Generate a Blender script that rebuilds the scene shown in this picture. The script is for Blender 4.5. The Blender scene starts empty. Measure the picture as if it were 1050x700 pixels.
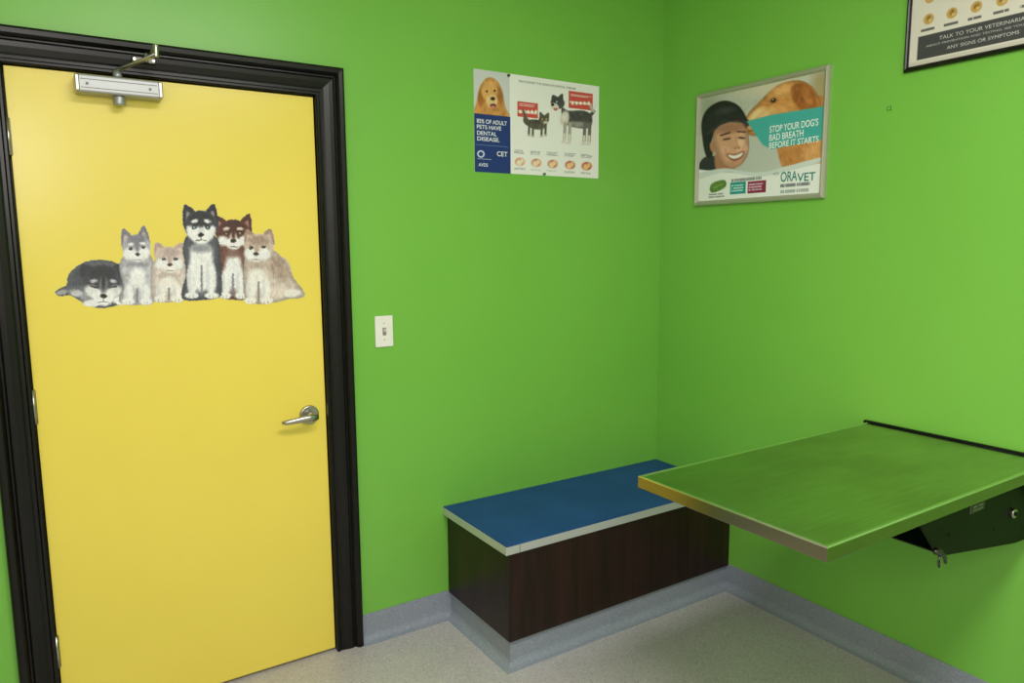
import bpy, bmesh, math, numpy as np
from mathutils import Vector, Matrix
rng=np.random.RandomState(7)
COL=bpy.context.scene.collection
sc=bpy.context.scene
sc.view_settings.view_transform='Standard'
sc.view_settings.look='None'
# ------------------------------------------------------------------ materials
def lin(c):
    c=np.asarray(c,float)/255.
    return np.where(c<=.04045,c/12.92,((c+.055)/1.055)**2.4)
def newmat(name):
    m=bpy.data.materials.new(name);m.use_nodes=True
    return m,m.node_tree.nodes,m.node_tree.links,m.node_tree.nodes['Principled BSDF']
_mc={}
def mat(c,rough=.5,metal=0.,name=None,spec=.5,coat=0.):
    k=(tuple(c),rough,metal,name,spec,coat)
    if k in _mc:return _mc[k]
    m,n,l,b=newmat(name or 'paint_%d_%d_%d'%tuple(c))
    b.inputs['Base Color'].default_value=(*lin(c),1);b.inputs['Roughness'].default_value=rough
    b.inputs['Metallic'].default_value=metal;b.inputs['Specular IOR Level'].default_value=spec
    b.inputs['Coat Weight'].default_value=coat
    _mc[k]=m;return m
def noise_mat(name,c1,c2,scale,rough=.5,stretch=(1,1,1),bump=0.,bscale=None,metal=0.,detail=3.,r2=None,lo=.35,hi=.65,spec=.5):
    m,n,l,b=newmat(name)
    tc=n.new('ShaderNodeTexCoord');mp=n.new('ShaderNodeMapping');mp.inputs['Scale'].default_value=stretch
    l.new(tc.outputs['Object'],mp.inputs['Vector'])
    t=n.new('ShaderNodeTexNoise');t.inputs['Scale'].default_value=scale;t.inputs['Detail'].default_value=detail
    l.new(mp.outputs[0],t.inputs['Vector'])
    r=n.new('ShaderNodeValToRGB');r.color_ramp.elements[0].position=lo;r.color_ramp.elements[1].position=hi
    r.color_ramp.elements[0].color=(*lin(c1),1);r.color_ramp.elements[1].color=(*lin(c2),1)
    l.new(t.outputs['Fac'],r.inputs[0]);l.new(r.outputs[0],b.inputs['Base Color'])
    b.inputs['Roughness'].default_value=rough;b.inputs['Metallic'].default_value=metal
    b.inputs['Specular IOR Level'].default_value=spec
    if r2 is not None:
        mr=n.new('ShaderNodeMapRange');mr.inputs['To Min'].default_value=rough;mr.inputs['To Max'].default_value=r2
        mr.inputs['From Min'].default_value=lo;mr.inputs['From Max'].default_value=hi
        l.new(t.outputs['Fac'],mr.inputs['Value']);l.new(mr.outputs[0],b.inputs['Roughness'])
    if bump:
        t2=n.new('ShaderNodeTexNoise');t2.inputs['Scale'].default_value=bscale or scale;t2.inputs['Detail'].default_value=2
        l.new(mp.outputs[0],t2.inputs['Vector'])
        bp=n.new('ShaderNodeBump');bp.inputs['Strength'].default_value=bump;bp.inputs['Distance'].default_value=.002
        l.new(t2.outputs['Fac'],bp.inputs['Height']);l.new(bp.outputs[0],b.inputs['Normal'])
    return m
def steel():
    m,n,l,b=newmat('brushed_stainless_steel')
    tc=n.new('ShaderNodeTexCoord')
    def nz(scale,st,det):
        mp=n.new('ShaderNodeMapping');mp.inputs['Scale'].default_value=st;l.new(tc.outputs['Object'],mp.inputs[0])
        t=n.new('ShaderNodeTexNoise');t.inputs['Scale'].default_value=scale;t.inputs['Detail'].default_value=det;l.new(mp.outputs[0],t.inputs[0]);return t.outputs['Fac']
    brush=nz(6,(1,60,1),3);smudge=nz(3.2,(1,1.6,1),3)
    r=n.new('ShaderNodeValToRGB');r.color_ramp.elements[0].position=.3;r.color_ramp.elements[1].position=.7
    r.color_ramp.elements[0].color=(*lin((176,174,160)),1);r.color_ramp.elements[1].color=(*lin((200,198,186)),1)
    l.new(brush,r.inputs[0])
    r3=n.new('ShaderNodeValToRGB');r3.color_ramp.elements[0].position=.36;r3.color_ramp.elements[1].position=.6
    r3.color_ramp.elements[0].color=(.80,.79,.72,1);r3.color_ramp.elements[1].color=(1,1,1,1);l.new(smudge,r3.inputs[0])
    mx=n.new('ShaderNodeMix');mx.data_type='RGBA';mx.blend_type='MULTIPLY';mx.inputs[0].default_value=1
    l.new(r.outputs[0],mx.inputs[6]);l.new(r3.outputs[0],mx.inputs[7]);l.new(mx.outputs[2],b.inputs['Base Color'])
    mr=n.new('ShaderNodeMapRange');mr.inputs['From Min'].default_value=.35;mr.inputs['From Max'].default_value=.65
    mr.inputs['To Min'].default_value=.23;mr.inputs['To Max'].default_value=.16;l.new(smudge,mr.inputs['Value']);l.new(mr.outputs[0],b.inputs['Roughness'])
    b.inputs['Metallic'].default_value=1.;return m
M_wall=noise_mat('green_wall_paint',(119,188,73),(123,191,76),1.5,rough=.34,bump=.10,bscale=220,spec=.5)
M_cream=mat((222,220,206),.6,name='cream_wall_paint')
M_door=noise_mat('yellow_door_paint',(240,218,90),(243,221,94),2.,rough=.27,bump=.05,bscale=90)
M_black=mat((9,8,8),.3,name='black_gloss_trim',spec=.35)
M_blackmat=mat((10,10,11),.5,name='black_steel',spec=.2)
M_ceil=mat((235,235,230),.8,name='ceiling_white')
M_steel=steel()
M_edge=mat((150,144,122),.18,1.,name='steel_edge')
M_rim=mat((226,224,214),.22,1.,name='steel_rim_highlight')  # lighter steel tone paints the bright highlight line along the table rim
M_chrome=mat((176,174,168),.28,1.,name='satin_nickel')
M_dsteel=mat((90,88,84),.35,1.,name='dark_steel')
M_alu=mat((166,168,170),.42,.6,name='aluminium_paint')
M_blue=noise_mat('blue_laminate',(18,62,134),(25,72,146),6.,rough=.5,detail=5)
M_band=mat((200,203,200),.32,.35,name='silver_edge_trim')
M_white=mat((240,238,232),.4,name='white_plastic')
def wood():
    m,n,l,b=newmat('dark_walnut_laminate')
    tc=n.new('ShaderNodeTexCoord');mp=n.new('ShaderNodeMapping');mp.inputs['Scale'].default_value=(14,14,.9)
    l.new(tc.outputs['Object'],mp.inputs[0])
    t=n.new('ShaderNodeTexNoise');t.inputs['Scale'].default_value=2.2;t.inputs['Detail'].default_value=6;t.inputs['Distortion'].default_value=.4
    l.new(mp.outputs[0],t.inputs[0])
    r=n.new('ShaderNodeValToRGB');e=r.color_ramp.elements
    e[0].position=.3;e[0].color=(*lin((24,14,12)),1);e[1].position=.75;e[1].color=(*lin((50,28,23)),1)
    l.new(t.outputs['Fac'],r.inputs[0]);l.new(r.outputs[0],b.inputs['Base Color']);b.inputs['Roughness'].default_value=.36;b.inputs['Specular IOR Level'].default_value=.35
    return m
M_wood=wood()
def vinyl(name,base,dark,light):
    m,n,l,b=newmat(name)
    tc=n.new('ShaderNodeTexCoord')
    v=n.new('ShaderNodeTexVoronoi');v.inputs['Scale'].default_value=210
    l.new(tc.outputs['Object'],v.inputs['Vector'])
    sep=n.new('ShaderNodeSeparateColor');l.new(v.outputs['Color'],sep.inputs[0])
    r=n.new('ShaderNodeValToRGB');r.color_ramp.interpolation='CONSTANT';e=r.color_ramp.elements
    e[0].position=0;e[0].color=(*lin(dark),1);e[1].position=.10;e[1].color=(*lin(base),1)
    x=e.new(.86);x.color=(*lin(light),1)
    l.new(sep.outputs[0],r.inputs[0])
    t=n.new('ShaderNodeTexNoise');t.inputs['Scale'].default_value=3;t.inputs['Detail'].default_value=5
    l.new(tc.outputs['Object'],t.inputs['Vector'])
    mx=n.new('ShaderNodeMix');mx.data_type='RGBA';mx.blend_type='MULTIPLY'
    rr=n.new('ShaderNodeValToRGB');rr.color_ramp.elements[0].color=(.92,.92,.92,1);rr.color_ramp.elements[0].position=.3;rr.color_ramp.elements[1].position=.7
    l.new(t.outputs['Fac'],rr.inputs[0]);mx.inputs[0].default_value=1
    l.new(r.outputs[0],mx.inputs[6]);l.new(rr.outputs[0],mx.inputs[7]);l.new(mx.outputs[2],b.inputs['Base Color'])
    b.inputs['Roughness'].default_value=.38
    return m
M_floor=vinyl('speckled_vinyl_floor',(192,187,190),(172,167,170),(206,202,205))
M_cove=vinyl('vinyl_cove_base',(146,153,168),(136,143,158),(156,163,178))
# ------------------------------------------------------------------ mesh helpers
def empty(name,loc=(0,0,0)):
    e=bpy.data.objects.new(name,None);e.empty_display_size=.1;COL.objects.link(e);return e
def obj(name,verts,faces,m=None,parent=None,smooth=False,fix=True):
    me=bpy.data.meshes.new(name);me.from_pydata([tuple(v) for v in verts],[],faces)
    if fix:
        bm=bmesh.new();bm.from_mesh(me);bmesh.ops.recalc_face_normals(bm,faces=bm.faces);bm.to_mesh(me);bm.free()
    me.update();o=bpy.data.objects.new(name,me);COL.objects.link(o)
    if m:me.materials.append(m)
    if parent:o.parent=parent
    if smooth:
        for p in me.polygons:p.use_smooth=True
    return o
def box(name,lo,hi,m,parent=None,bev=0.,seg=2):
    bm=bmesh.new();bmesh.ops.create_cube(bm,size=1)
    for v in bm.verts:
        v.co=Vector([(lo[i]+hi[i])/2+v.co[i]*abs(hi[i]-lo[i]) for i in range(3)])
    if bev:bmesh.ops.bevel(bm,geom=bm.edges[:],offset=bev,segments=seg,affect='EDGES',profile=.5)
    me=bpy.data.meshes.new(name);bm.to_mesh(me);bm.free();me.materials.append(m)
    o=bpy.data.objects.new(name,me);COL.objects.link(o)
    if parent:o.parent=parent
    return o
def boxes(name,lst,m,parent=None):
    V=[];F=[]
    for lo,hi in lst:
        b=len(V)
        for x in (lo[0],hi[0]):
            for y in (lo[1],hi[1]):
                for z in (lo[2],hi[2]):V.append((x,y,z))
        F+=[[b+i for i in f] for f in ((0,1,3,2),(4,6,7,5),(0,4,5,1),(2,3,7,6),(0,2,6,4),(1,5,7,3))]
    return obj(name,V,F,m,parent)
def cyl(name,c,axis,r,h,m,parent=None,n=32,r2=None,bev=0.):
    bm=bmesh.new();bmesh.ops.create_cone(bm,cap_ends=True,segments=n,radius1=r,radius2=r if r2 is None else r2,depth=h)
    if bev:
        ed=[e for e in bm.edges if abs(e.verts[0].co.z-e.verts[1].co.z)<1e-6]
        bmesh.ops.bevel(bm,geom=ed,offset=bev,segments=3,affect='EDGES',profile=.5)
    q=Vector((0,0,1)).rotation_difference(Vector(axis).normalized()).to_matrix().to_4x4()
    bm.transform(Matrix.Translation(Vector(c))@q)
    me=bpy.data.meshes.new(name);bm.to_mesh(me);bm.free();me.materials.append(m)
    for p in me.polygons:p.use_smooth=len(p.vertices)==4
    o=bpy.data.objects.new(name,me);COL.objects.link(o)
    if parent:o.parent=parent
    return o
def sweep(name,path,rad,m,parent=None,n=16):
    V=[];F=[];P=[Vector(p) for p in path]
    for i,p in enumerate(P):
        t=(P[min(i+1,len(P)-1)]-P[max(i-1,0)]).normalized()
        up=Vector((0,0,1)) if abs(t.z)<.9 else Vector((0,1,0))
        s=t.cross(up).normalized();u=s.cross(t).normalized()
        for k in range(n):
            a=2*math.pi*k/n;V.append(p+s*math.cos(a)*rad[i][0]+u*math.sin(a)*rad[i][1])
    for i in range(len(P)-1):
        for k in range(n):F.append([i*n+k,i*n+(k+1)%n,(i+1)*n+(k+1)%n,(i+1)*n+k])
    F.append(list(range(n)));F.append([(len(P)-1)*n+k for k in range(n)])
    return obj(name,V,F,m,parent,smooth=True)
def prism(name,pts,axis,a0,a1,m,parent=None):
    V=[]
    for a in (a0,a1):
        for p,q in pts:
            V.append({'x':(a,p,q),'y':(p,a,q),'z':(p,q,a)}[axis])
    n=len(pts);F=[list(range(n)),list(range(n,2*n))]+[[i,(i+1)%n,n+(i+1)%n,n+i] for i in range(n)]
    return obj(name,V,F,m,parent)
def wp(plane,u,v,off):   # wall plane -> world
    return (u,-off,v) if plane=='B' else (-off,-u,v)
# ------------------------------------------------------------------ dims
DXL,DXR,DZT=-2.4666,-1.6028,1.9883
FXR,FZT=-1.5043,2.0837
RX0,RY0,RH=-3.05,-3.35,2.72
# ------------------------------------------------------------------ room
j=.02
boxes('wall_back',[((RX0-.1,0,0),(DXL-j,.1,RH)),((DXR+j,0,0),(.1,.1,RH)),((DXL-j,0,DZT+j),(DXR+j,.1,RH))],M_wall)
boxes('wall_right',[((0,RY0-.1,0),(.1,0,RH))],M_wall)
boxes('wall_left',[((RX0-.1,RY0-.1,0),(RX0,0,RH))],M_cream)
boxes('wall_front',[((RX0,RY0-.1,0),(0,RY0,RH))],M_cream)
boxes('floor',[((RX0-.1,RY0-.1,-.05),(.1,1.0,0))],M_floor)
boxes('ceiling',[((RX0-.1,RY0-.1,RH),(.1,.1,RH+.05))],M_ceil)
R=.03;BH=.108;TH=.004
prof=[(0,0),(0,BH),(TH,BH),(TH,R+TH)]
for k in range(1,9):
    a=math.pi/2*k/8
    prof.append((TH+R-R*math.cos(a),TH/2+R-R*math.sin(a)))
prof+=[(TH+R+.004,0)]
def cove(name,plane,u0,u1,base=0.):
    n=len(prof);V=[wp(plane,u,z,base+o) for u in (u0,u1) for o,z in prof]
    F=[list(range(n)),list(range(n,2*n))]+[[i,(i+1)%n,n+(i+1)%n,n+i] for i in range(n)]
    return obj(name,V,F,M_cove)
BX,BY,BZ,ZB=-1.150,-.470,.463,.10
BDX,BDY=-1.132,-.457
cove('baseboard_back','B',FXR,BDX+.01);cove('baseboard_back_left','B',RX0,DXL-.0985)
cove('baseboard_right','R',-BDY-.01,-RY0)
cp=[(0,0),(0,.012),(.004,.016),(.010,.016),(.014,.011),(.022,.011),(.028,.014),(.045,.018),(.058,.019),(.064,.015),(.068,.015),(.072,.022),(.078,.029),(.090,.030),(.0965,.026),(.0985,.020),(.0985,0)]
V=[]
for o,d in cp:
    V+=[(DXL-o,-d,0),(DXL-o,-d,DZT+o),(DXR+o,-d,DZT+o),(DXR+o,-d,0)]
F=[]
for i in range(len(cp)-1):
    for k in range(3):F.append([4*i+k,4*i+k+1,4*i+5+k,4*i+4+k])
obj('trim_door_casing',V,F,M_black)
boxes('trim_door_jamb',[((DXL-j,0,0),(DXL-.001,.1,DZT+j)),((DXR+.001,0,0),(DXR+j,.1,DZT+j)),((DXL-j,0,DZT+.001),(DXR+j,.1,DZT+j)),
   ((DXL-.001,.05,0),(DXL+.012,.1,DZT)),((DXR-.012,.05,0),(DXR+.001,.1,DZT)),((DXL,.05,DZT-.012),(DXR,.1,DZT+.001))],M_black)
door=empty('door_1')
box('slab',(DXL+.0035,.002,.012),(DXR-.0035,.046,DZT-.0035),M_door,door,bev=.0015)
for i,z in enumerate((1.794,1.033,.277)):
    h=.1
    cyl('hinge_barrel_%d'%(i+1),(DXL+.001,-.006,z),(0,0,1),.0055,h,M_chrome,door,n=16)
    box('hinge_leaf_%d'%(i+1),(DXL+.002,.0,z-h/2),(DXL+.008,.004,z+h/2),M_dsteel,door)
box('strike_lip',(DXR-.002,-.0135,.895),(DXR+.004,.004,.935),M_dsteel,door,bev=.001)
hx,hz=-1.668,.905
cyl('handle_rose',(hx,-.005,hz),(0,-1,0),.033,.014,M_chrome,door,n=40,bev=.004)
cyl('handle_neck',(hx,-.033,hz),(0,-1,0),.0125,.05,M_chrome,door,n=24)
sweep('handle_lever',[(hx+.014,-.058,hz),(hx,-.061,hz+.001),(hx-.02,-.062,hz+.001),(hx-.045,-.061,hz-.001),(hx-.07,-.058,hz-.004),(hx-.095,-.054,hz-.006),(hx-.108,-.05,hz-.006)],
   [(.006,.009),(.0105,.0125),(.009,.0115),(.008,.0105),(.0072,.0095),(.0065,.0085),(.003,.004)],M_chrome,door)
dc=empty('door_closer')
box('closer_body',(-2.298,-.062,1.922),(-2.078,.001,1.972),M_alu,dc,bev=.006,seg=3)
box('closer_end_cap',(-2.300,-.064,1.924),(-2.288,.001,1.970),M_chrome,dc,bev=.003)
box('closer_end_cap_b',(-2.088,-.064,1.924),(-2.076,.001,1.970),M_chrome,dc,bev=.003)
boxes('closer_groove',[((-2.286,-.0628,1.957),(-2.09,-.0618,1.959)),((-2.286,-.0628,1.934),(-2.09,-.0618,1.936))],M_dsteel,dc)
cyl('pinion_cap',(-2.19,-.034,1.910),(0,0,1),.017,.026,M_alu,dc,bev=.004)
cyl('pinion_top',(-2.19,-.034,1.981),(0,0,1),.012,.022,M_alu,dc)
sweep('main_arm',[(-2.198,-.03,1.992),(-2.185,-.045,1.996),(-2.14,-.10,2.012),(-2.098,-.152,2.026)],[(.010,.003),(.012,.0035),(.010,.0035),(.010,.0035)],M_chrome,dc,n=12)
cyl('elbow_pin',(-2.1,-.15,2.036),(0,0,1),.008,.034,M_chrome,dc,bev=.002)
sweep('forearm',[(-2.1,-.152,2.044),(-2.105,-.09,2.040),(-2.112,-.035,2.036)],[(.007,.003),(.006,.004),(.007,.003)],M_chrome,dc,n=12)
box('frame_shoe',(-2.150,-.034,2.024),(-2.086,-.0185,2.042),M_dsteel,dc,bev=.003)
cyl('shoe_pin',(-2.112,-.04,2.038),(0,0,1),.006,.026,M_chrome,dc)
for xx in (-2.143,-2.092):cyl('shoe_screw',(xx,-.035,2.033),(0,-1,0),.004,.004,M_chrome,dc,n=12)
for xx in (-2.27,-2.11):cyl('body_screw',(xx,-.063,1.946),(0,-1,0),.004,.003,M_dsteel,dc,n=12)
ls=empty('light_switch')
SX=-1.3786;SZ=1.178
box('cover_plate',(SX-.035,-.007,SZ-.0575),(SX+.035,0,SZ+.0575),M_white,ls,bev=.003)
box('toggle_slot',(SX-.007,-.0085,SZ-.014),(SX+.007,-.006,SZ+.014),mat((150,148,140),.5),ls)
box('toggle',(SX-.0045,-.019,SZ-.002),(SX+.0045,-.007,SZ+.010),mat((205,200,190),.4),ls,bev=.0015)
for dz in (-.03,.03):cyl('plate_screw',(SX,-.0075,SZ+dz),(0,-1,0),.0028,.002,mat((190,188,180),.4),ls,n=14)
wa=empty('wall_anchor_cover')
boxes('rim',[(wp('R',1.056,1.926,.003),wp('R',1.058,1.939,0)),(wp('R',1.067,1.926,.003),wp('R',1.069,1.939,0)),(wp('R',1.056,1.926,.003),wp('R',1.069,1.928,0)),(wp('R',1.056,1.937,.003),wp('R',1.069,1.939,0))],mat((90,150,60),.5),wa)
boxes('plate',[(wp('R',1.058,1.928,.0015),wp('R',1.067,1.937,0))],mat((130,195,90),.5),wa)
# ------------------------------------------------------------------ bench
be=empty('storage_bench')
box('cabinet_body',(BDX,BDY,ZB),(-.002,-.002,BZ-.034),M_wood,be,bev=.0015)
box('front_panel',(BDX+.001,BDY-.004,ZB+.002),(-.003,BDY-.0005,BZ-.036),M_wood,be,bev=.001)
box('top_blue',(BX+.0015,BY+.0015,BZ-.004),(-.001,-.001,BZ),M_blue,be,bev=.0008)
box('edge_trim',(BX,BY,BZ-.034),(-.001,-.001,BZ-.0045),M_band,be,bev=.0015)
box('trim_seam',(BX+.055,BY-.0008,BZ-.0335),(BX+.057,BY+.002,BZ-.005),mat((110,108,100),.5),be)
box('toe_kick',(BDX+.014,BDY+.014,0),(-.002,-.002,ZB+.001),M_cove,be)
k=len(prof);V=[]
for o,z in prof:
    z=min(z,ZB-.004)
    V+=[(BDX+.014-o,-.002,z),(BDX+.014-o,BDY+.014-o,z),(-.003,BDY+.014-o,z)]
F=[]
for i in range(k-1):
    for q in range(2):F.append([3*i+q,3*i+q+1,3*i+4+q,3*i+3+q])
obj('toe_cove',V,F,M_cove,be)
# ------------------------------------------------------------------ exam table
et=empty('wall_mounted_exam_table')
TX,TY0,TY1,TZ=-1.0924,-1.0564,-1.6286,.8637
def tray():
    loops=[(.012,-.0022),(.0085,-.0018),(.0065,-.0004),(.0045,0),(.002,-.0003),(.0006,-.0012),(0,-.0035),(0,-.033),(.001,-.0345),(.012,-.0345)]
    V=[];F=[]
    for o,z in loops:
        V+=[(TX+o,TY1+o,TZ+z),(-.014,TY1+o,TZ+z),(-.014,TY0-o,TZ+z),(TX+o,TY0-o,TZ+z)]
    n=len(loops);F.append([0,1,2,3])
    for i in range(n-1):
        for k in (0,2,3):
            F.append([4*i+k,4*i+(k+1)%4,4*i+4+(k+1)%4,4*i+4+k])
    ob=obj('table_tray',V,F,M_steel,et)
    ob.data.materials.append(M_edge);ob.data.materials.append(M_rim)
    for p in ob.data.polygons:
        if p.index==0:continue
        li=(p.index-1)//3
        p.material_index=2 if li<6 else 1
    return ob
tray()
box('underside_pan',(TX+.010,TY1+.010,TZ-.031),(-.014,TY0-.010,TZ-.010),M_blackmat,et)
box('wall_rail',(-.016,TY1-.02,TZ-.11),(-.0005,TY0+.012,TZ+.004),M_blackmat,et,bev=.002)
cyl('piano_hinge',(-.0145,(TY0+TY1)/2,TZ-.004),(0,1,0),.0035,TY0-TY1,M_blackmat,et,n=12)
arm=[(-.66,TZ-.035),(-.655,TZ-.055),(-.56,.705),(-.53,.690),(-.12,.628),(-.005,.622),(-.005,TZ-.035)]
prism('side_bracket',arm,'y',-1.585,-1.580,M_blackmat,et)
prism('side_bracket_far',arm,'y',-1.105,-1.100,M_blackmat,et)
prism('bracket_crosspanel',[(-.535,.695),(-.12,.633),(-.12,.637),(-.535,.699)],'y',-1.580,-1.105,M_blackmat,et)
box('leg_front',(-.64,-1.58,TZ-.058),(-.61,-1.105,TZ-.034),M_blackmat,et)
cyl('lock_knob',(-.157,-1.590,.727),(0,-1,0),.014,.012,M_chrome,et,bev=.003)
cyl('lock_knob_core',(-.157,-1.598,.727),(0,-1,0),.006,.006,M_blackmat,et)
box('data_plate',(-.40,-1.5865,.775),(-.325,-1.585,.800),mat((110,108,102),.4),et)
box('data_plate_print',(-.397,-1.5872,.777),(-.328,-1.5864,.798),mat((22,22,24),.4),et)
boxes('data_plate_text',[((-.388,-1.5876,.788),(-.365,-1.587,.793)),((-.357,-1.5876,.788),(-.335,-1.587,.793)),((-.388,-1.5876,.780),(-.335,-1.587,.783))],mat((130,128,120),.4),et)
cyl('catch_bolt',(-.565,-1.592,.712),(0,-1,0),.009,.016,M_dsteel,et)
sweep('catch_lever',[(-.59,-1.595,.722),(-.565,-1.6,.712),(-.545,-1.6,.695),(-.535,-1.598,.678)],[(.004,.004),(.006,.006),(.005,.005),(.004,.004)],M_dsteel,et,n=10)
sweep('catch_hook',[(-.565,-1.597,.71),(-.575,-1.6,.69),(-.57,-1.6,.676)],[(.004,.004),(.004,.004),(.003,.003)],M_dsteel,et,n=10)
for (x,z) in ((-.5,.74),(-.25,.70),(-.06,.80),(-.06,.66)):cyl('rivet',(x,-1.586,z),(0,-1,0),.005,.003,M_blackmat,et,n=12)
# ------------------------------------------------------------------ printed art (flat, vertex-coloured sheets)
def artmat(name,rough):
    m,n,l,b=newmat(name);a=n.new('ShaderNodeVertexColor');a.layer_name='Col'
    l.new(a.outputs['Color'],b.inputs['Base Color']);b.inputs['Roughness'].default_value=rough;return m
M_print=artmat('printed_paper',.45);M_vinylprint=artmat('printed_vinyl_sticker',.4)
_N={}
def vnoise(x,y,s,seed=0,ang=0.,st=1.):
    if seed not in _N:_N[seed]=np.random.RandomState(seed+11).rand(256,256)
    g=_N[seed];c,d=math.cos(ang),math.sin(ang)
    X=(x*c+y*d)/(s*st);Y=(-x*d+y*c)/s
    xi=np.floor(X).astype(int);yi=np.floor(Y).astype(int);fx=X-xi;fy=Y-yi
    fx=fx*fx*(3-2*fx);fy=fy*fy*(3-2*fy)
    a=g[yi%256,xi%256];b=g[yi%256,(xi+1)%256];c2=g[(yi+1)%256,xi%256];d2=g[(yi+1)%256,(xi+1)%256]
    return (a*(1-fx)+b*fx)*(1-fy)+(c2*(1-fx)+d2*fx)*fy
def crom(pts,k=6):
    P=np.array(pts,float);n=len(P);o=[]
    for i in range(n):
        p0,p1,p2,p3=P[i-1],P[i],P[(i+1)%n],P[(i+2)%n]
        for t in np.arange(k)/k:
            o.append(.5*((2*p1)+(-p0+p2)*t+(2*p0-5*p1+4*p2-p3)*t*t+(-p0+3*p1-3*p2+p3)*t**3))
    return np.array(o)
class Art:
    def __init__(s,plane,rect,hrect,quad,cell,base,fur=0.):
        s.plane=plane;s.rect=rect;u0,u1,v0,v1=rect
        h0,h1,k0,k1=hrect
        A=[];B=[]
        for (u,v),(x,y) in zip(((h0,k1),(h1,k1),(h1,k0),(h0,k0)),quad):
            A.append([u,v,1,0,0,0,-x*u,-x*v]);B.append(x);A.append([0,0,0,u,v,1,-y*u,-y*v]);B.append(y)
        h=np.linalg.solve(np.array(A),np.array(B));s.H=np.append(h,1).reshape(3,3);s.Hi=np.linalg.inv(s.H)
        s.nx=int((u1-u0)/cell)+1;s.ny=int((v1-v0)/cell)+1
        U,Vv=np.meshgrid(np.linspace(u0,u1,s.nx),np.linspace(v1,v0,s.ny));s.U=U;s.V=Vv
        q=s.H@np.stack([U.ravel(),Vv.ravel(),np.ones(U.size)]);s.X=(q[0]/q[2]).reshape(U.shape);s.Y=(q[1]/q[2]).reshape(U.shape)
        s.C=np.ones(U.shape+(3,))*np.array(base,float);s.A=np.zeros(U.shape)
        s.x0,s.y0=s.X.copy(),s.Y.copy()
        if fur:
            s.X=s.X+(vnoise(s.x0,s.y0,1.3,1)-.5)*fur*2;s.Y=s.Y+(vnoise(s.x0,s.y0,1.3,2)-.5)*fur*2
    def loc(s,x,y):
        q=s.Hi@np.array([x,y,1.]);return q[0]/q[2],q[1]/q[2]
    def put(s,m,col,mask=True,vary=0.,ang=1.57,seed=3):
        col=np.array(col,float);c=np.ones(s.C.shape)*col
        if vary:
            n=vnoise(s.x0,s.y0,.8,seed,ang,3.5)*.6+vnoise(s.x0,s.y0,4,seed+1)*.4
            c=c*(1+(n-.5)*vary*2)[...,None]
        s.C=s.C*(1-m[...,None])+np.clip(c,0,255)*m[...,None]
        if mask:s.A=np.maximum(s.A,m)
    def E(s,cx,cy,rx,ry,ang,col,soft=1.,vary=0.,mask=True,furang=1.57,op=1.):
        a=math.radians(ang);c,d=math.cos(a),math.sin(a)
        x=s.X-cx;y=s.Y-cy;X=(x*c+y*d)/rx;Y=(-x*d+y*c)/ry
        r=np.sqrt(X*X+Y*Y);sd=(1-r)*min(rx,ry)
        s.put(np.clip(sd/soft+.5,0,1)*op,col,mask,vary,furang)
    def G(s,pts,col,soft=1.,vary=0.,smooth=True,mask=True,rim=0.,furang=1.57):
        P=crom(pts) if smooth else np.array(pts,float)
        lo=P.min(0)-4;hi=P.max(0)+4
        sel=(s.X>lo[0])&(s.X<hi[0])&(s.Y>lo[1])&(s.Y<hi[1])
        x=s.X[sel];y=s.Y[sel];d=np.full(x.shape,1e9);ins=np.zeros(x.shape,bool)
        for i in range(len(P)):
            ax,ay=P[i-1];bx,by=P[i];ex,ey=bx-ax,by-ay;L=ex*ex+ey*ey+1e-12
            t=np.clip(((x-ax)*ex+(y-ay)*ey)/L,0,1)
            d=np.minimum(d,(x-ax-t*ex)**2+(y-ay-t*ey)**2)
            if ay!=by:
                cr=((ay>y)!=(by>y))&(x<ex*(y-ay)/(by-ay)+ax);ins^=cr
        sd=np.where(ins,1,-1)*np.sqrt(d)
        m=np.zeros(s.X.shape);m[sel]=np.clip(sd/soft+.5,0,1)
        s.put(m,col,mask,vary,furang)
        if rim:
            k=np.ones(s.X.shape);k[sel]=np.where(sd>-.5,1-rim*np.clip(1-sd/5,0,1),1);s.C*=k[...,None]
    def L(s,x0,y0,x1,y1,w,col,soft=.7,mask=True):
        ex,ey=x1-x0,y1-y0;t=np.clip(((s.X-x0)*ex+(s.Y-y0)*ey)/(ex*ex+ey*ey),0,1)
        d=np.sqrt((s.X-x0-t*ex)**2+(s.Y-y0-t*ey)**2);s.put(np.clip((w/2-d)/soft+.5,0,1),col,mask)
    def grain(s,amt):
        n=vnoise(s.x0,s.y0,.9,21,1.3,2.2)*.6+vnoise(s.x0,s.y0,2.4,22)*.4
        s.C*=(1+(n-.5)*amt*2)[...,None]
    def Rl(s,xa,ya,xb,yb,col,soft=.0008,mask=False):
        ua,va=s.loc(xa,ya);ub,vb=s.loc(xb,yb);ua,ub=sorted((ua,ub));va,vb=sorted((va,vb))
        sd=np.minimum(np.minimum(s.U-ua,ub-s.U),np.minimum(s.V-va,vb-s.V));s.put(np.clip(sd/soft+.5,0,1),col,mask)
    def hl(s,xa,ya,xb,t,col):
        ua,va=s.loc(xa,ya);ub,_=s.loc(xb,ya);s.put(((s.U>ua)&(s.U<ub)&(np.abs(s.V-va)<t))*1.,col,False)
    def lines(s,xa,ya,xb,yb,n,col,fill=.6):
        ua,va=s.loc(xa,ya);ub,vb=s.loc(xb,yb);h=(va-vb)/n
        for i in range(n):
            vc=va-h*(i+.5);m=(np.abs(s.V-vc)<h*.28)&(s.U>ua)&(s.U<ub-(ub-ua)*.25*rng.rand())
            w=vnoise(s.U*1e3,s.V*0+i*9,3,5)>(1-fill)*.8;s.put((m&w)*1.*.75,col,False)
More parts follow.
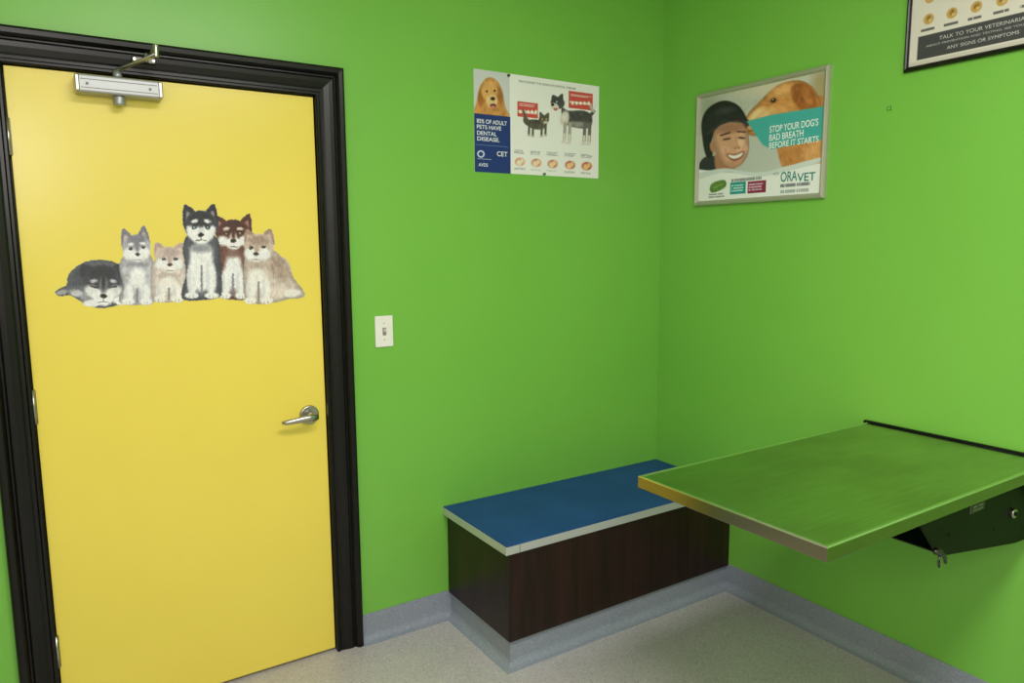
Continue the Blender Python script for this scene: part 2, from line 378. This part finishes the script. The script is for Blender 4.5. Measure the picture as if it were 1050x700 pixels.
    def build(s,name,m,parent,off,cut=False,thick=0):
        nx,ny=s.nx,s.ny
        if s.plane=='B':co=np.stack([s.U,np.full(s.U.shape,-off),s.V],-1)
        else:co=np.stack([np.full(s.U.shape,-off),-s.U,s.V],-1)
        co=co.reshape(-1,3);col=lin(np.clip(s.C,0,255)).reshape(-1,3)
        I=np.arange(nx*ny).reshape(ny,nx);F=np.stack([I[:-1,:-1],I[1:,:-1],I[1:,1:],I[:-1,1:]],-1)
        if cut:
            a=s.A;k=(a[:-1,:-1]+a[1:,:-1]+a[1:,1:]+a[:-1,1:])/4>.45;F=F[k]
            used=np.unique(F);mp=-np.ones(nx*ny,int);mp[used]=np.arange(len(used));F=mp[F];co=co[used];col=col[used]
        F=F.reshape(-1,4);me=bpy.data.meshes.new(name)
        me.vertices.add(len(co));me.vertices.foreach_set('co',co.astype(np.float32).ravel())
        me.loops.add(F.size);me.loops.foreach_set('vertex_index',F.astype(np.int32).ravel())
        me.polygons.add(len(F));me.polygons.foreach_set('loop_start',np.arange(0,F.size,4,dtype=np.int32))
        me.polygons.foreach_set('loop_total',np.full(len(F),4,dtype=np.int32))
        me.update(calc_edges=True)
        at=me.color_attributes.new('Col','FLOAT_COLOR','POINT')
        at.data.foreach_set('color',np.concatenate([col,np.ones((len(col),1))],1).astype(np.float32).ravel())
        me.materials.append(m);me.validate()
        o=bpy.data.objects.new(name,me);COL.objects.link(o)
        if parent:o.parent=parent
        return o
def text(body,plane,u,v,w,h,off,col,parent,name='print_text',bold=0.):
    cu=bpy.data.curves.new('t','FONT');cu.body=body;cu.size=1;cu.offset=bold;cu.fill_mode='FRONT'
    o=bpy.data.objects.new('t',cu);COL.objects.link(o);dg=bpy.context.evaluated_depsgraph_get();dg.update()
    me=bpy.data.meshes.new_from_object(o.evaluated_get(dg));bpy.data.objects.remove(o)
    co=np.array([x.co[:] for x in me.vertices]);
    x0,x1=co[:,0].min(),co[:,0].max();
    sx=w/(x1-x0);sy=h/.70
    for x in me.vertices:
        x.co=wp(plane,u+(x.co.x-x0)*sx,v+x.co.y*sy,off)
    me.materials.append(mat(col,.5));me.name=name
    ob=bpy.data.objects.new(name,me);COL.objects.link(ob);ob.parent=parent;return ob
def T(art,body,x0,y0,x1,hpx,off,col,parent,bold=.01):
    u0,v0=art.loc(x0,y0);u1,_=art.loc(x1,y0);_,v1=art.loc(x0,y0-hpx)
    text(body,art.plane,u0,v0,u1-u0,v1-v0,off,col,parent,bold=bold)
# ---- puppies sticker on door
W=(240,239,242);WS=(200,200,210)
a=Art('B',(-2.41,-1.63,1.27,1.655),(DXL,DXR,0,DZT),((2,65),(323,98),(343,663),(66.4,754)),.0013,(230,228,230),fur=.55)
def eye(x,y,r=1.4,c=(30,25,28),ring=(28,24,28)):
    a.E(x,y,r+.8,r+.3,0,ring,.8);a.E(x,y,r*.75,r*.75,0,c,.5);a.E(x-.5,y-.5,.4,.4,0,(240,240,240),.4)
def tri(p,c,ci=None):
    a.G(p,c,1.,.15)
    if ci:
        cx=sum(q[0] for q in p)/3;cy=sum(q[1] for q in p)/3
        a.G([(cx+(q[0]-cx)*.5,cy+(q[1]-cy)*.5+1) for q in p],ci,1.5)
def legs(x1,x2,y0,y1,hw,c=W):
    for x in (x1,x2):
        a.E(x,(y0+y1)/2,hw,(y1-y0)/2,0,c,2.2,.05)
        a.E(x-hw*.55,(y0+y1)/2,hw*.35,(y1-y0)/2.4,0,WS,2,op=.5)
    m=(x1+x2)/2;a.L(m,y0+5,m,y1-1,1.8,(120,120,134),1.4)
    for x in (x1-.7,x2+.7):
        a.E(x,y1-1,hw+1.6,3.4,0,c,1.2)
        for k in (-2,1.5):a.L(x+k,y1-.5,x+k,y1+1.6,.6,(150,148,156),.6)
# 1 lying, chin on the ground
a.G([(57,301),(62,297),(69,293),(71,283),(80,274),(94,268),(112,268),(124,273),(131,283),(134,297),(130,308),(120,314),(105,317),(92,314),(80,308),(72,304),(62,305)],(100,102,112),1.2,.22,rim=.25)
a.E(86,284,15,10,-30,(70,73,84),5,.22);a.E(64,301,6,2.6,-10,(160,160,166),1.5,.15);a.E(80,302,8,3.5,10,(196,196,202),2.5,.15);a.E(90,306,7,5,0,(150,150,160),3,.15)
a.E(95,312,9,3.6,0,W,1.5,.08);a.E(125,309,8,4.6,0,W,1.5,.1)
tri([(85,286),(84,272),(96,276)],(46,47,56));tri([(117,274),(128,273),(128,288)],(46,47,56))
a.E(106,288,19,15.5,0,(62,64,74),2.5,.22);a.E(106,281,14,7,0,(42,44,52),4,.22)
a.E(96,300,8.5,6,25,(226,224,228),3,.08);a.E(118,300,8.5,6,-25,(226,224,228),3,.08);a.E(107,306,11,8.5,0,W,2.5,.05)
a.E(107,293,4,9,0,(120,122,132),2.5);a.E(107,289,2,9,0,(44,46,54),1.6);a.E(97,289,3.4,1.8,-12,(196,196,202),1.6);a.E(117,289,3.4,1.8,12,(196,196,202),1.6)
a.L(94,294.5,101,296,1.6,(30,28,34),1);a.L(113,296,120,294.5,1.6,(30,28,34),1);a.E(107,304.5,3.4,2.2,0,(20,20,24),.9);a.L(107,306,107,310,.8,(110,105,108));a.L(101,311.5,107,310,.8,(120,115,118));a.L(107,310,113,311.5,.8,(120,115,118))
# 2 pale grey, head tilted
a.G([(128,264),(123,276),(127,294),(123,309),(132,313),(146,313),(159,310),(161,292),(158,268),(148,256)],(190,188,198),1.2,.14,rim=.22)
tri([(126,254),(127,235),(138,246)],(124,122,138),(206,184,186));tri([(142,244),(149,232),(155,251)],(124,122,138),(206,184,186))
a.E(141,255,14.5,13,-12,(180,178,190),2.2,.14);a.E(141,247,10,6,-12,(124,122,138),4,.2);a.E(133,261,6,6,0,W,3,.05);a.E(149,260,6,6,0,W,3,.05)
a.E(142,263.5,6.5,6,0,W,2);a.E(141,252,1.8,8,-8,(128,126,140),1.8);a.E(135,251,3,1.5,-10,W,1.5);a.E(147,250,3,1.5,5,W,1.5)
eye(135,255.5,1.3);eye(148,254,1.3);a.E(142,261.5,2.4,1.7,0,(40,34,40),.8);a.L(138,267,146,267,.8,(150,140,148))
a.E(142,272,11,3,0,(140,138,152),3,.15,op=.7);a.E(142,286,8,11,0,W,4,.08);legs(133,150,292,311,5)
# 3 cream
a.G([(159,268),(156,288),(158,306),(168,310),(186,309),(193,304),(193,284),(189,268),(176,260)],(218,204,198),1.2,.12,rim=.2)
tri([(160,264),(161,249),(172,257)],(186,160,154),(226,200,194));tri([(178,256),(188,249),(189,264)],(186,160,154),(226,200,194))
a.E(174.5,266,14.5,12.5,0,(214,197,191),2.2,.12);a.E(174,259,9,5,0,(186,164,160),4,.12)
a.E(166.5,271,6,5,0,W,3);a.E(183,271,6,5,0,W,3);a.E(175,274.5,6.5,6,0,(243,238,236),1.8);a.E(174.7,266,1.8,6,0,(190,170,166),1.8);eye(169,266,1.3,(40,45,60));eye(181,266,1.3,(40,45,60))
a.E(175,272,2.5,1.8,0,(66,46,48),.8);a.L(171,278,179,278,.8,(150,125,122));a.E(174,283,10,3,0,(178,162,158),3,.1,op=.6);a.E(174,292,9,8,0,(238,232,228),3,.06);legs(166,182,291,308,4.6,(242,237,234))
# 5 red
a.G([(226,246),(223,264),(228,284),(225,303),(238,307),(254,304),(259,272),(257,246)],(112,74,66),1.2,.22,rim=.25)
tri([(223,242),(221,221),(237,231)],(80,40,34),(170,124,116));tri([(245,231),(257,219),(258,242)],(80,40,34),(170,124,116))
a.E(240,240,17.5,15,0,(92,50,42),2.2,.22);a.E(240,233,12,7,0,(70,36,32),4,.22);a.E(240,278,9,20,0,W,4,.08);a.E(229.5,247,5.5,5,20,W,3);a.E(250.5,247,5.5,5,-20,W,3)
a.E(233,234.5,3.4,1.7,-8,(228,208,202),1.4);a.E(247,234.5,3.4,1.7,8,(228,208,202),1.4)
a.E(240,249.5,8,6.5,0,W,2);a.E(240,243,3.4,6,0,(210,196,194),2);a.E(240,237,2,8,0,(76,38,32),1.8);eye(233,239.5,1.6,(150,120,90));eye(247,239.5,1.6,(150,120,90));a.E(240,247,2.9,2,0,(50,30,30),.8);a.L(236,253,244,253,.9,(120,92,92))
a.E(240,260,11,4,0,(120,84,76),4,.15,op=.8);legs(232,247,276,304,4.8)
# 4 black & white tall
a.G([(191,244),(189,262),(192,280),(187,299),(190,308),(205,308),(222,306),(228,298),(226,262),(223,244),(207,236)],(84,87,99),1.2,.25,rim=.25)
a.G([(198,252),(216,252),(219,268),(216,290),(207,300),(198,290),(196,268)],W,4,.08)
tri([(190,235),(190,210),(204,222)],(38,40,49),(150,138,146));tri([(210,222),(221,209),(224,235)],(38,40,49),(150,138,146))
a.E(207,232,17,16,0,(56,58,68),2.2,.22);a.E(207,224,11,7,0,(36,38,46),4,.22)
a.G([(207,231),(212,233),(221,232),(221,241),(213,249),(207,251),(201,249),(193,241),(193,232),(202,233)],W,2.5,.05)
a.E(200.5,227,3.6,1.9,-15,(232,232,238),1.4);a.E(213.5,227,3.6,1.9,15,(232,232,238),1.4);a.E(207,228,2.2,9,0,(44,46,54),1.8);a.E(207,238,3,5,0,(214,214,220),2)
eye(200,233.5,1.7,(120,150,180));eye(214,233.5,1.7,(120,150,180));a.E(207,241,3.1,2.2,0,(18,18,22),.8);a.L(207,243,207,246,.8,(80,75,80));a.L(202,247,207,246,1,(90,82,88));a.L(207,246,212,247,1,(90,82,88))
a.E(207,255,12,4,0,(120,122,134),4,.15,op=.8);legs(198,217,268,304,5.6)
# 6 cream right
a.G([(253,262),(250,284),(252,304),(262,311),(280,310),(296,306),(311,304),(311,297),(304,288),(298,278),(291,266),(281,256),(266,250)],(210,195,186),1.2,.14,rim=.22)
a.E(287,274,10,15,-35,(176,154,142),6,.2);a.E(299,300,10,4,-5,(238,232,228),1.8);a.E(284,299,8,7,0,(222,208,200),3.5,.12)
tri([(252,252),(253,235),(264,244)],(164,136,124),(214,186,176));tri([(269,243),(278,234),(282,251)],(164,136,124),(214,186,176))
a.E(266,253,15,13.5,0,(204,183,172),2.2,.14);a.E(266,246,10,5,0,(170,144,132),4,.2);a.E(257,260,6,6,0,W,3);a.E(272,260,6,6,0,W,3)
a.E(263,262.5,6.5,6,0,W,2);a.E(264,254,1.8,7,0,(184,160,148),1.8);eye(258,254,1.4,(60,50,50));eye(271,253,1.4,(60,50,50));a.E(263,260,2.7,1.9,0,(66,44,42),.8);a.L(259,266,267,266,.8,(150,120,118))
a.E(264,272,11,4,0,(168,150,140),4,.1,op=.6);a.E(264,286,9,11,0,(240,236,232),4,.06);legs(258,273,284,309,4.8,(242,237,233))
a.grain(.06)
a.build('husky_puppies_wall_sticker',M_vinylprint,None,-.0008,cut=True)
# ---- dental poster
pe=empty('dental_disease_poster')
PR=(-.985,-.373,1.7695,2.1513)
d=Art('B',PR,PR,((487,70),(613,89),(614,183),(485,177)),.0015,(242,242,240))
d.Rl(484,67,523,118,(208,212,214))
d.G([(487,120),(489,104),(493,88),(502,79),(512,84),(516,98),(519,110),(521,120)],(206,146,80),1.2,.2,mask=False)
d.E(495,98,4,11,10,(168,104,50),2,.15);d.E(513,97,3.6,10,-10,(172,108,52),2,.15);d.E(503,93,8.5,10.5,0,(222,168,98),2.5,.12)
d.E(505,103,6,6.5,0,(236,200,144),2,.08);d.E(506,100.5,2.4,1.8,0,(34,26,24),.9);d.E(500,93,1.1,1.1,0,(36,24,18),.8);d.E(508,92.5,1.1,1.1,0,(36,24,18),.8);d.E(506,107.5,3,1.8,0,(80,36,34),1.2);d.E(506,109.2,1.8,1.8,0,(222,126,122),.9)
d.Rl(484,115,523,180,(28,52,122));d.hl(486,148,521,.0008,(120,140,190));d.hl(488,163,503,.0006,(200,205,225))
d.E(492,158,4,4,0,(215,225,240),1);d.E(492,158,2.4,2.4,0,(28,52,122),.8)
d.Rl(583,93,607,113,(206,80,74));d.Rl(531,103,552,121,(206,80,74))
d.lines(585,96,606,101,2,(250,235,230),.9);d.lines(533,105,551,110,2,(250,235,230),.9)
d.Rl(584,103,606,108,(236,196,186));d.Rl(532,112,551,117,(236,196,186))
for i in range(5):d.E(534+i*4,114,1.2,1.8,0,(250,245,235),.8);d.E(587+i*4,105.5,1.2,1.8,0,(250,245,235),.8)
ck=(92,86,76)
d.E(550,127,10,5,12,ck,1.2,.4);d.G([(538,118),(537,124),(541,128),(546,126),(543,122)],ck,1,.3);d.L(539,118,537,113,2.2,ck);d.E(558,122,5.2,4.6,0,ck,1,.4)
d.G([(554,120),(554,114),(558,118)],ck,.8);d.G([(559,118),(563,115),(563,121)],ck,.8);d.E(560,125,2.4,1.8,0,(206,196,186),1);d.E(556.5,121.5,.8,.8,0,(190,190,90),.6);d.E(560.5,121.5,.8,.8,0,(190,190,90),.6)
for k in range(4):d.L(544+k*3,123,543+k*3,130,.8,(50,46,42),.7)
for x,y in ((543,138),(547,139),(556,139),(560,138)):d.L(x,127,x-.5,y,2.2,ck);d.E(x-.2,y,1.8,1,0,(200,194,186),.7)
dk=(72,70,72)
d.G([(576,110),(583,113),(598,113),(606,118),(606,128),(600,131),(586,129),(578,124)],dk,1.2,.4);d.E(592,127,10,3,5,(150,146,142),2,.2);d.E(572,105,7,6,20,dk,1,.3)
d.G([(566,102),(567,97),(572,100)],dk,.8);d.G([(573,99),(577,96),(577,103)],dk,.8);d.E(569,109,4.5,3.5,30,(222,216,208),1.2);d.E(567,107,1.6,1.3,0,(20,20,20),.6);d.E(570,111.5,2,1.4,0,(205,100,100),.7)
d.E(571,104,.9,.9,0,(180,200,220),.6);d.E(579,121,4.5,8,10,(222,216,208),2,.1);d.L(604,119,608,114,3.4,dk);d.L(608,114,605,109,2.6,(190,185,180))
for x,y in ((579,145),(584,146),(599,147),(604,147)):d.L(x+.5,126,x,y-3,3.2,(176,168,160) if x<590 else (110,104,100));d.L(x,y-8,x,y-1,2.4,(222,216,208));d.E(x-1,y,2.6,1.3,0,(222,216,208),.7)
d.hl(530,151,612,.0006,(170,170,176))
for i,x in enumerate((533,550,567,585,602)):
    yy=166+i*1.0
    d.lines(x-6,yy-13,x+6,yy-8,3,(130,130,138),.8)
    d.E(x,yy,5.2,4.4,0,(228-8*i,158-14*i,142-12*i),1.4,.15);d.E(x-1,yy+1,2.6,3,0,(242,230-8*i,206-18*i),1.2);d.E(x+2,yy-1,1.8,2.4,0,(242,226-8*i,196-18*i),1)
    d.lines(x-6,yy+6,x+6,yy+9,2,(150,150,156),.8)
d.build('poster_sheet',M_print,pe,.0022)
box('paper_back',(PR[0],-.002,PR[2]),(PR[1],-.0005,PR[3]),mat((235,235,232),.6),pe)
wt=(240,244,250)
T(d,'85% OF ADULT',488.5,125,520,4.2,.0026,wt,pe,.012);T(d,'PETS HAVE',488.5,131,514,4.2,.0026,wt,pe,.012);T(d,'DENTAL',488.5,137.5,509,4.2,.0026,wt,pe,.012);T(d,'DISEASE.',488.5,143.5,512,4.2,.0026,wt,pe,.012)
T(d,'AVDS',489,171,499,3.5,.0026,wt,pe,.01);T(d,'CET',509,160,520,5,.0026,wt,pe,.01)
T(d,'RECOGNIZE THE SIGNS OF DENTAL DISEASE',533,84,590,2.2,.0026,(60,62,70),pe,.0)
cyl('push_pin',(-.66,-.006,1.775),(0,-1,0),.005,.01,mat((60,120,50),.4),pe,n=16)
cyl('push_pin_top',(-.83,-.006,2.143),(0,-1,0),.005,.01,mat((60,60,60),.4),pe,n=16)
# ---- dog breath framed poster
fe=empty('framed_dog_breath_poster')
u0,u1,v0,v1=.2154,.8421,1.6495,2.1179
FR=(u0,u1,v0,v1);fw=.019
o=Art('R',(u0+fw,u1-fw,v0+fw,v1-fw),FR,((715,97),(851,66),(849,204),(715,211)),.0015,(194,198,190))
o.G([(715,92),(770,80),(775,130),(715,150)],(190,192,180),10,.05);o.E(790,84,34,12,-12,(216,208,184),12);o.E(728,112,10,14,0,(164,172,154),10)
o.E(842,88,10,16,0,(176,160,120),10)
gd=(208,142,78)
o.G([(800,120),(846,100),(850,175),(815,180),(800,160)],(198,134,74),2,.14)
o.E(835,160,10,18,10,(222,164,104),8,.12)
o.G([(763,128),(768,116),(779,104),(790,93),(803,85),(820,83),(834,91),(842,108),(842,128),(822,134),(800,132),(784,138),(769,138)],gd,1.6,.16,rim=.18,furang=.5)
o.E(802,93,12,6,-20,(230,172,108),6,.12,furang=.3);o.E(800,116,14,9,-15,(222,160,96),7,.12,furang=.4)
o.G([(812,88),(826,86),(836,98),(838,116),(830,124),(820,112),(812,100)],(160,94,44),3,.2,furang=1.2);o.E(828,100,4,10,-20,(190,120,62),4,.15,furang=1.2)
o.E(780,121,15,8,-30,(234,188,128),5,.1);o.E(776,116,8,3,-42,(242,206,156),3);o.E(766,126,3.4,3.4,0,(34,27,27),1.2);o.E(765,125,1,.8,0,(130,120,120),1)
o.L(768,134,784,132,1.2,(110,64,40),1.2);o.L(783,132,792,126,1.2,(130,82,50),1.2)
o.E(793,103,3.8,2.8,-25,(150,90,44),2);o.E(793,103,2.4,1.9,-20,(34,22,16),.9);o.E(792.4,102.3,.6,.6,0,(240,235,225),.5)
sk=(218,164,132)
o.G([(716,178),(722,162),(736,160),(752,172),(770,178),(770,190),(716,192)],(44,46,52),1.5,.15)
o.G([(735,158),(752,168),(756,180),(738,178)],(172,118,92),2)
o.G([(722,146),(720,124),(727,110),(742,103),(757,108),(766,122),(764,132),(740,128),(731,142),(732,158),(726,160)],(26,25,28),1.4,.15)
o.E(731.5,150,2.6,5.4,-10,(190,132,102),1.4)
o.G([(733,134),(744,126),(758,124),(766,132),(769,146),(768,158),(762,168),(752,172),(741,165),(734,152)],sk,1.6,.03,rim=.2)
o.E(750,131,16,5,-8,(156,108,86),5,op=.8);o.E(760,147,4,8,10,(238,194,164),4);o.E(744,153,4.5,4,0,(230,174,148),4);o.E(765.5,152,2.6,3.6,0,(228,170,144),2.5);o.E(752,168,6,2.6,5,(200,146,118),3)
o.E(737,156,3,10,-15,(182,130,104),4,op=.7)
o.G([(722,140),(724,124),(734,112),(748,108),(760,114),(768,125),(758,121),(744,124),(732,134)],(32,32,36),1.4,.15)
o.E(744,113,9,3,-10,(58,58,64),4);o.L(726,137,742,123.5,1.2,(62,62,68),1.2);o.L(742,123.5,767,125.5,1.2,(58,58,64),1.2)
o.L(740,138.5,749,135.5,1.5,(60,42,34),1.3);o.L(757,134.5,765,135,1.4,(60,42,34),1.3)
o.E(746,142,4,1.6,-12,(164,118,94),1.8);o.E(761.5,141,3.4,1.5,4,(164,118,94),1.8);o.L(743,142.6,749.5,141.6,1.0,(44,30,28),.9);o.L(758.5,140.8,764.5,141.4,1.0,(44,30,28),.9)
o.L(755.5,140,757,149,1.2,(196,142,114),2.2);o.E(757,150.5,3.4,1.7,0,(204,148,122),1.8);o.E(755,151.8,.7,.5,0,(120,76,62),.7);o.E(759,151.6,.7,.5,0,(120,76,62),.7)
o.G([(747,157),(755,157.5),(764,154.5),(762.5,161),(755,165),(749,162)],(158,92,82),1.5);o.G([(748.5,158),(755,159),(763,156),(761,160),(755,162.3),(750,161)],(242,240,234),.9)
o.L(745,152,746,160,.8,(192,138,112),1.6)
o.G([(766,124),(790,118),(852,108),(852,142),(792,153),(783,148)],(70,176,172),1,.0,smooth=False)
o.put(np.clip((o.Y-(176+((o.X-716)/135)*(-4)+6*np.sin((o.X-716)/38.)-4))/1.2,0,1),(240,242,242),False)
o.G([(716,178),(745,172),(780,177),(810,170),(852,160),(852,164),(812,175),(780,181),(745,176),(716,184)],(214,222,222),1.5)
o.G([(730,193),(733,187),(744,184),(747,188),(744,193),(733,197)],(96,134,62),1,.25);o.L(734,192,744,188,1.2,(140,172,96))
o.lines(729,198,746,202,2,(120,124,128),.8)
o.Rl(751,187,767,198,(22,150,146));o.Rl(769,186,788,197,(140,34,78));
o.lines(752,189,766,196,3,(230,245,245),.8);o.lines(770,188,787,195,3,(245,225,235),.8);o.lines(752,182,786,185,1,(120,124,128),.8)
o.lines(803,188,839,191,1,(90,100,108),.9);o.lines(803,194,835,198,1,(150,160,165),.9)
o.build('poster_print',M_print,fe,.008)
T(o,"STOP YOUR DOG'S",790,136,840,6.6,.0084,(245,250,250),fe,.012);T(o,"BAD BREATH",790,144.5,825,6.6,.0084,(245,250,250),fe,.012);T(o,"BEFORE IT STARTS",790,152.2,841,6.0,.0084,(245,250,250),fe,.012)
T(o,"ORA",803,186.5,820,10,.0084,(20,128,124),fe,.012);T(o,"VET",820,186.5,839,8.5,.0084,(20,128,124),fe,.012);T(o,"WITH",795,180,801,3,.0084,(110,114,118),fe,.0)
box('backing',(-.0075,-u1+.004,v0+.004),(-.0005,-u0-.004,v1-.004),mat((120,120,118),.6),fe)
M_sil=mat((188,185,170),.38,.5,name='champagne_silver_frame')
def frame(name,u0,u1,v0,v1,w,dep,m,parent,prof=None):
    pr=prof or [(0,0),(0,dep*.55),(w*.18,dep*.9),(w*.45,dep),(w*.7,dep*.85),(w*.85,dep*.5),(w,dep*.42),(w,0)]
    V=[]
    for o_,dd in pr:
        for (uu,vv) in ((u0+o_,v0+o_),(u0+o_,v1-o_),(u1-o_,v1-o_),(u1-o_,v0+o_)):V.append(wp('R',uu,vv,dd))
    F=[[4*i+k,4*i+(k+1)%4,4*i+4+(k+1)%4,4*i+4+k] for i in range(len(pr)-1) for k in range(4)]
    return obj(name,V,F,m,parent)
frame('frame_moulding',u0,u1,v0,v1,.021,.02,M_sil,fe)
# ---- black framed poster, top right
ge=empty('framed_tick_disease_poster')
g0,g1,h0,h1=1.1085,1.76,2.0356,2.52
GR=(g0+.014,g1-.014,h0+.014,h1-.014)
g=Art('R',GR,GR,((GR[0]*1000,-GR[3]*1000),(GR[1]*1000,-GR[3]*1000),(GR[1]*1000,-GR[2]*1000),(GR[0]*1000,-GR[2]*1000)),.002,(222,216,206))
def GRc(ua,ub,va,vb,c):g.Rl(ua*1000,-vb*1000,ub*1000,-va*1000,c)
GRc(g0,g1,h0,2.062,(206,200,190));GRc(g0+.04,g1-.026,2.066,2.138,(66,66,70))
for i in range(8):
    uu=1.178+i*.07
    g.E(uu*1000,-2.186*1000,16,16,0,(196,160,90),2,mask=False);g.E(uu*1000,-2.188*1000,7,9,20*i,(150,108,44),2,.3,mask=False);g.E(uu*1000+4,-2.182*1000,5,4,0,(216,190,130),2,mask=False)
    g.lines(uu*1000-22,-2162,uu*1000+24,-2148,1,(60,60,66),.9)
    g.E(uu*1000,-2.25*1000,16,16,0,(196,160,90),2,mask=False);g.E(uu*1000,-2.252*1000,9,6,30*i,(150,108,44),2,.3,mask=False)
GRc(g0+.026,g1-.026,2.32,2.49,(60,110,70));g.lines((g0+.05)*1000,-2460,(g1-.06)*1000,-2350,3,(240,240,235),.9)
g.build('poster_print',M_print,ge,.008)
text('TALK TO YOUR VETERINARIAN',"R",1.215,2.115,.25,.011,.0085,(200,200,200),ge)
text('ABOUT PREVENTION AND TESTING. SEE YOUR VET FOR',"R",1.175,2.101,.34,.006,.0085,(190,190,190),ge)
text('ANY SIGNS OR SYMPTOMS',"R",1.24,2.081,.20,.010,.0085,(200,200,200),ge)
box('backing',(-.0075,-g1+.004,h0+.004),(-.0005,-g0-.004,h1-.004),mat((40,40,40),.6),ge)
frame('frame_moulding',g0,g1,h0,h1,.016,.018,M_black,ge)
# ------------------------------------------------------------------ lights
def area(name,loc,sx,sy,power,col=(1,1,1),parent=None,target=None):
    l=bpy.data.lights.new(name,'AREA');l.shape='RECTANGLE';l.size=sx;l.size_y=sy;l.energy=power;l.color=col
    ob=bpy.data.objects.new(name,l);ob.location=loc;COL.objects.link(ob);
    if target:ob.rotation_euler=(Vector(target)-Vector(loc)).to_track_quat('-Z','Y').to_euler()
    if parent:ob.parent=parent
    return ob
lt=empty('ceiling_light_fixture')
boxes('housing',[((-2.30,-2.55,RH-.02),(-1.10,-1.95,RH-.002))],M_white,lt)
area('fluorescent_panel',(-1.70,-2.25,RH-.03),1.15,.55,49,(1,.96,.94),lt)
area('added_flash_fill',(-2.62,-3.0,2.05),.7,.5,15,(1,.95,.95),None,(-1.2,-.3,.9))  # added frontal fill standing in for a camera flash, offsets the green bounce
wd=bpy.data.worlds.new('world');sc.world=wd;wd.use_nodes=True;wd.node_tree.nodes['Background'].inputs[0].default_value=(.5,.55,.5,1);wd.node_tree.nodes['Background'].inputs[1].default_value=.3
# ------------------------------------------------------------------ camera
f,pt,rl,yw=746.8178,.1321,.0064,.9983
fwv=Vector((math.cos(yw)*math.cos(pt),math.sin(yw)*math.cos(pt),-math.sin(pt)));r=Vector((math.sin(yw),-math.cos(yw),0));u=r.cross(fwv)
X=r*math.cos(rl)-u*math.sin(rl);Y=r*math.sin(rl)+u*math.cos(rl)
cam=bpy.data.cameras.new('camera');cam.sensor_width=36;cam.sensor_fit='HORIZONTAL';cam.lens=f/1050*36;cam.clip_start=.02
co=bpy.data.objects.new('camera',cam);COL.objects.link(co)
m=Matrix((X,Y,-fwv)).transposed().to_4x4();m.translation=Vector((-2.4211,-2.4867,1.49));co.matrix_world=m
sc.camera=co
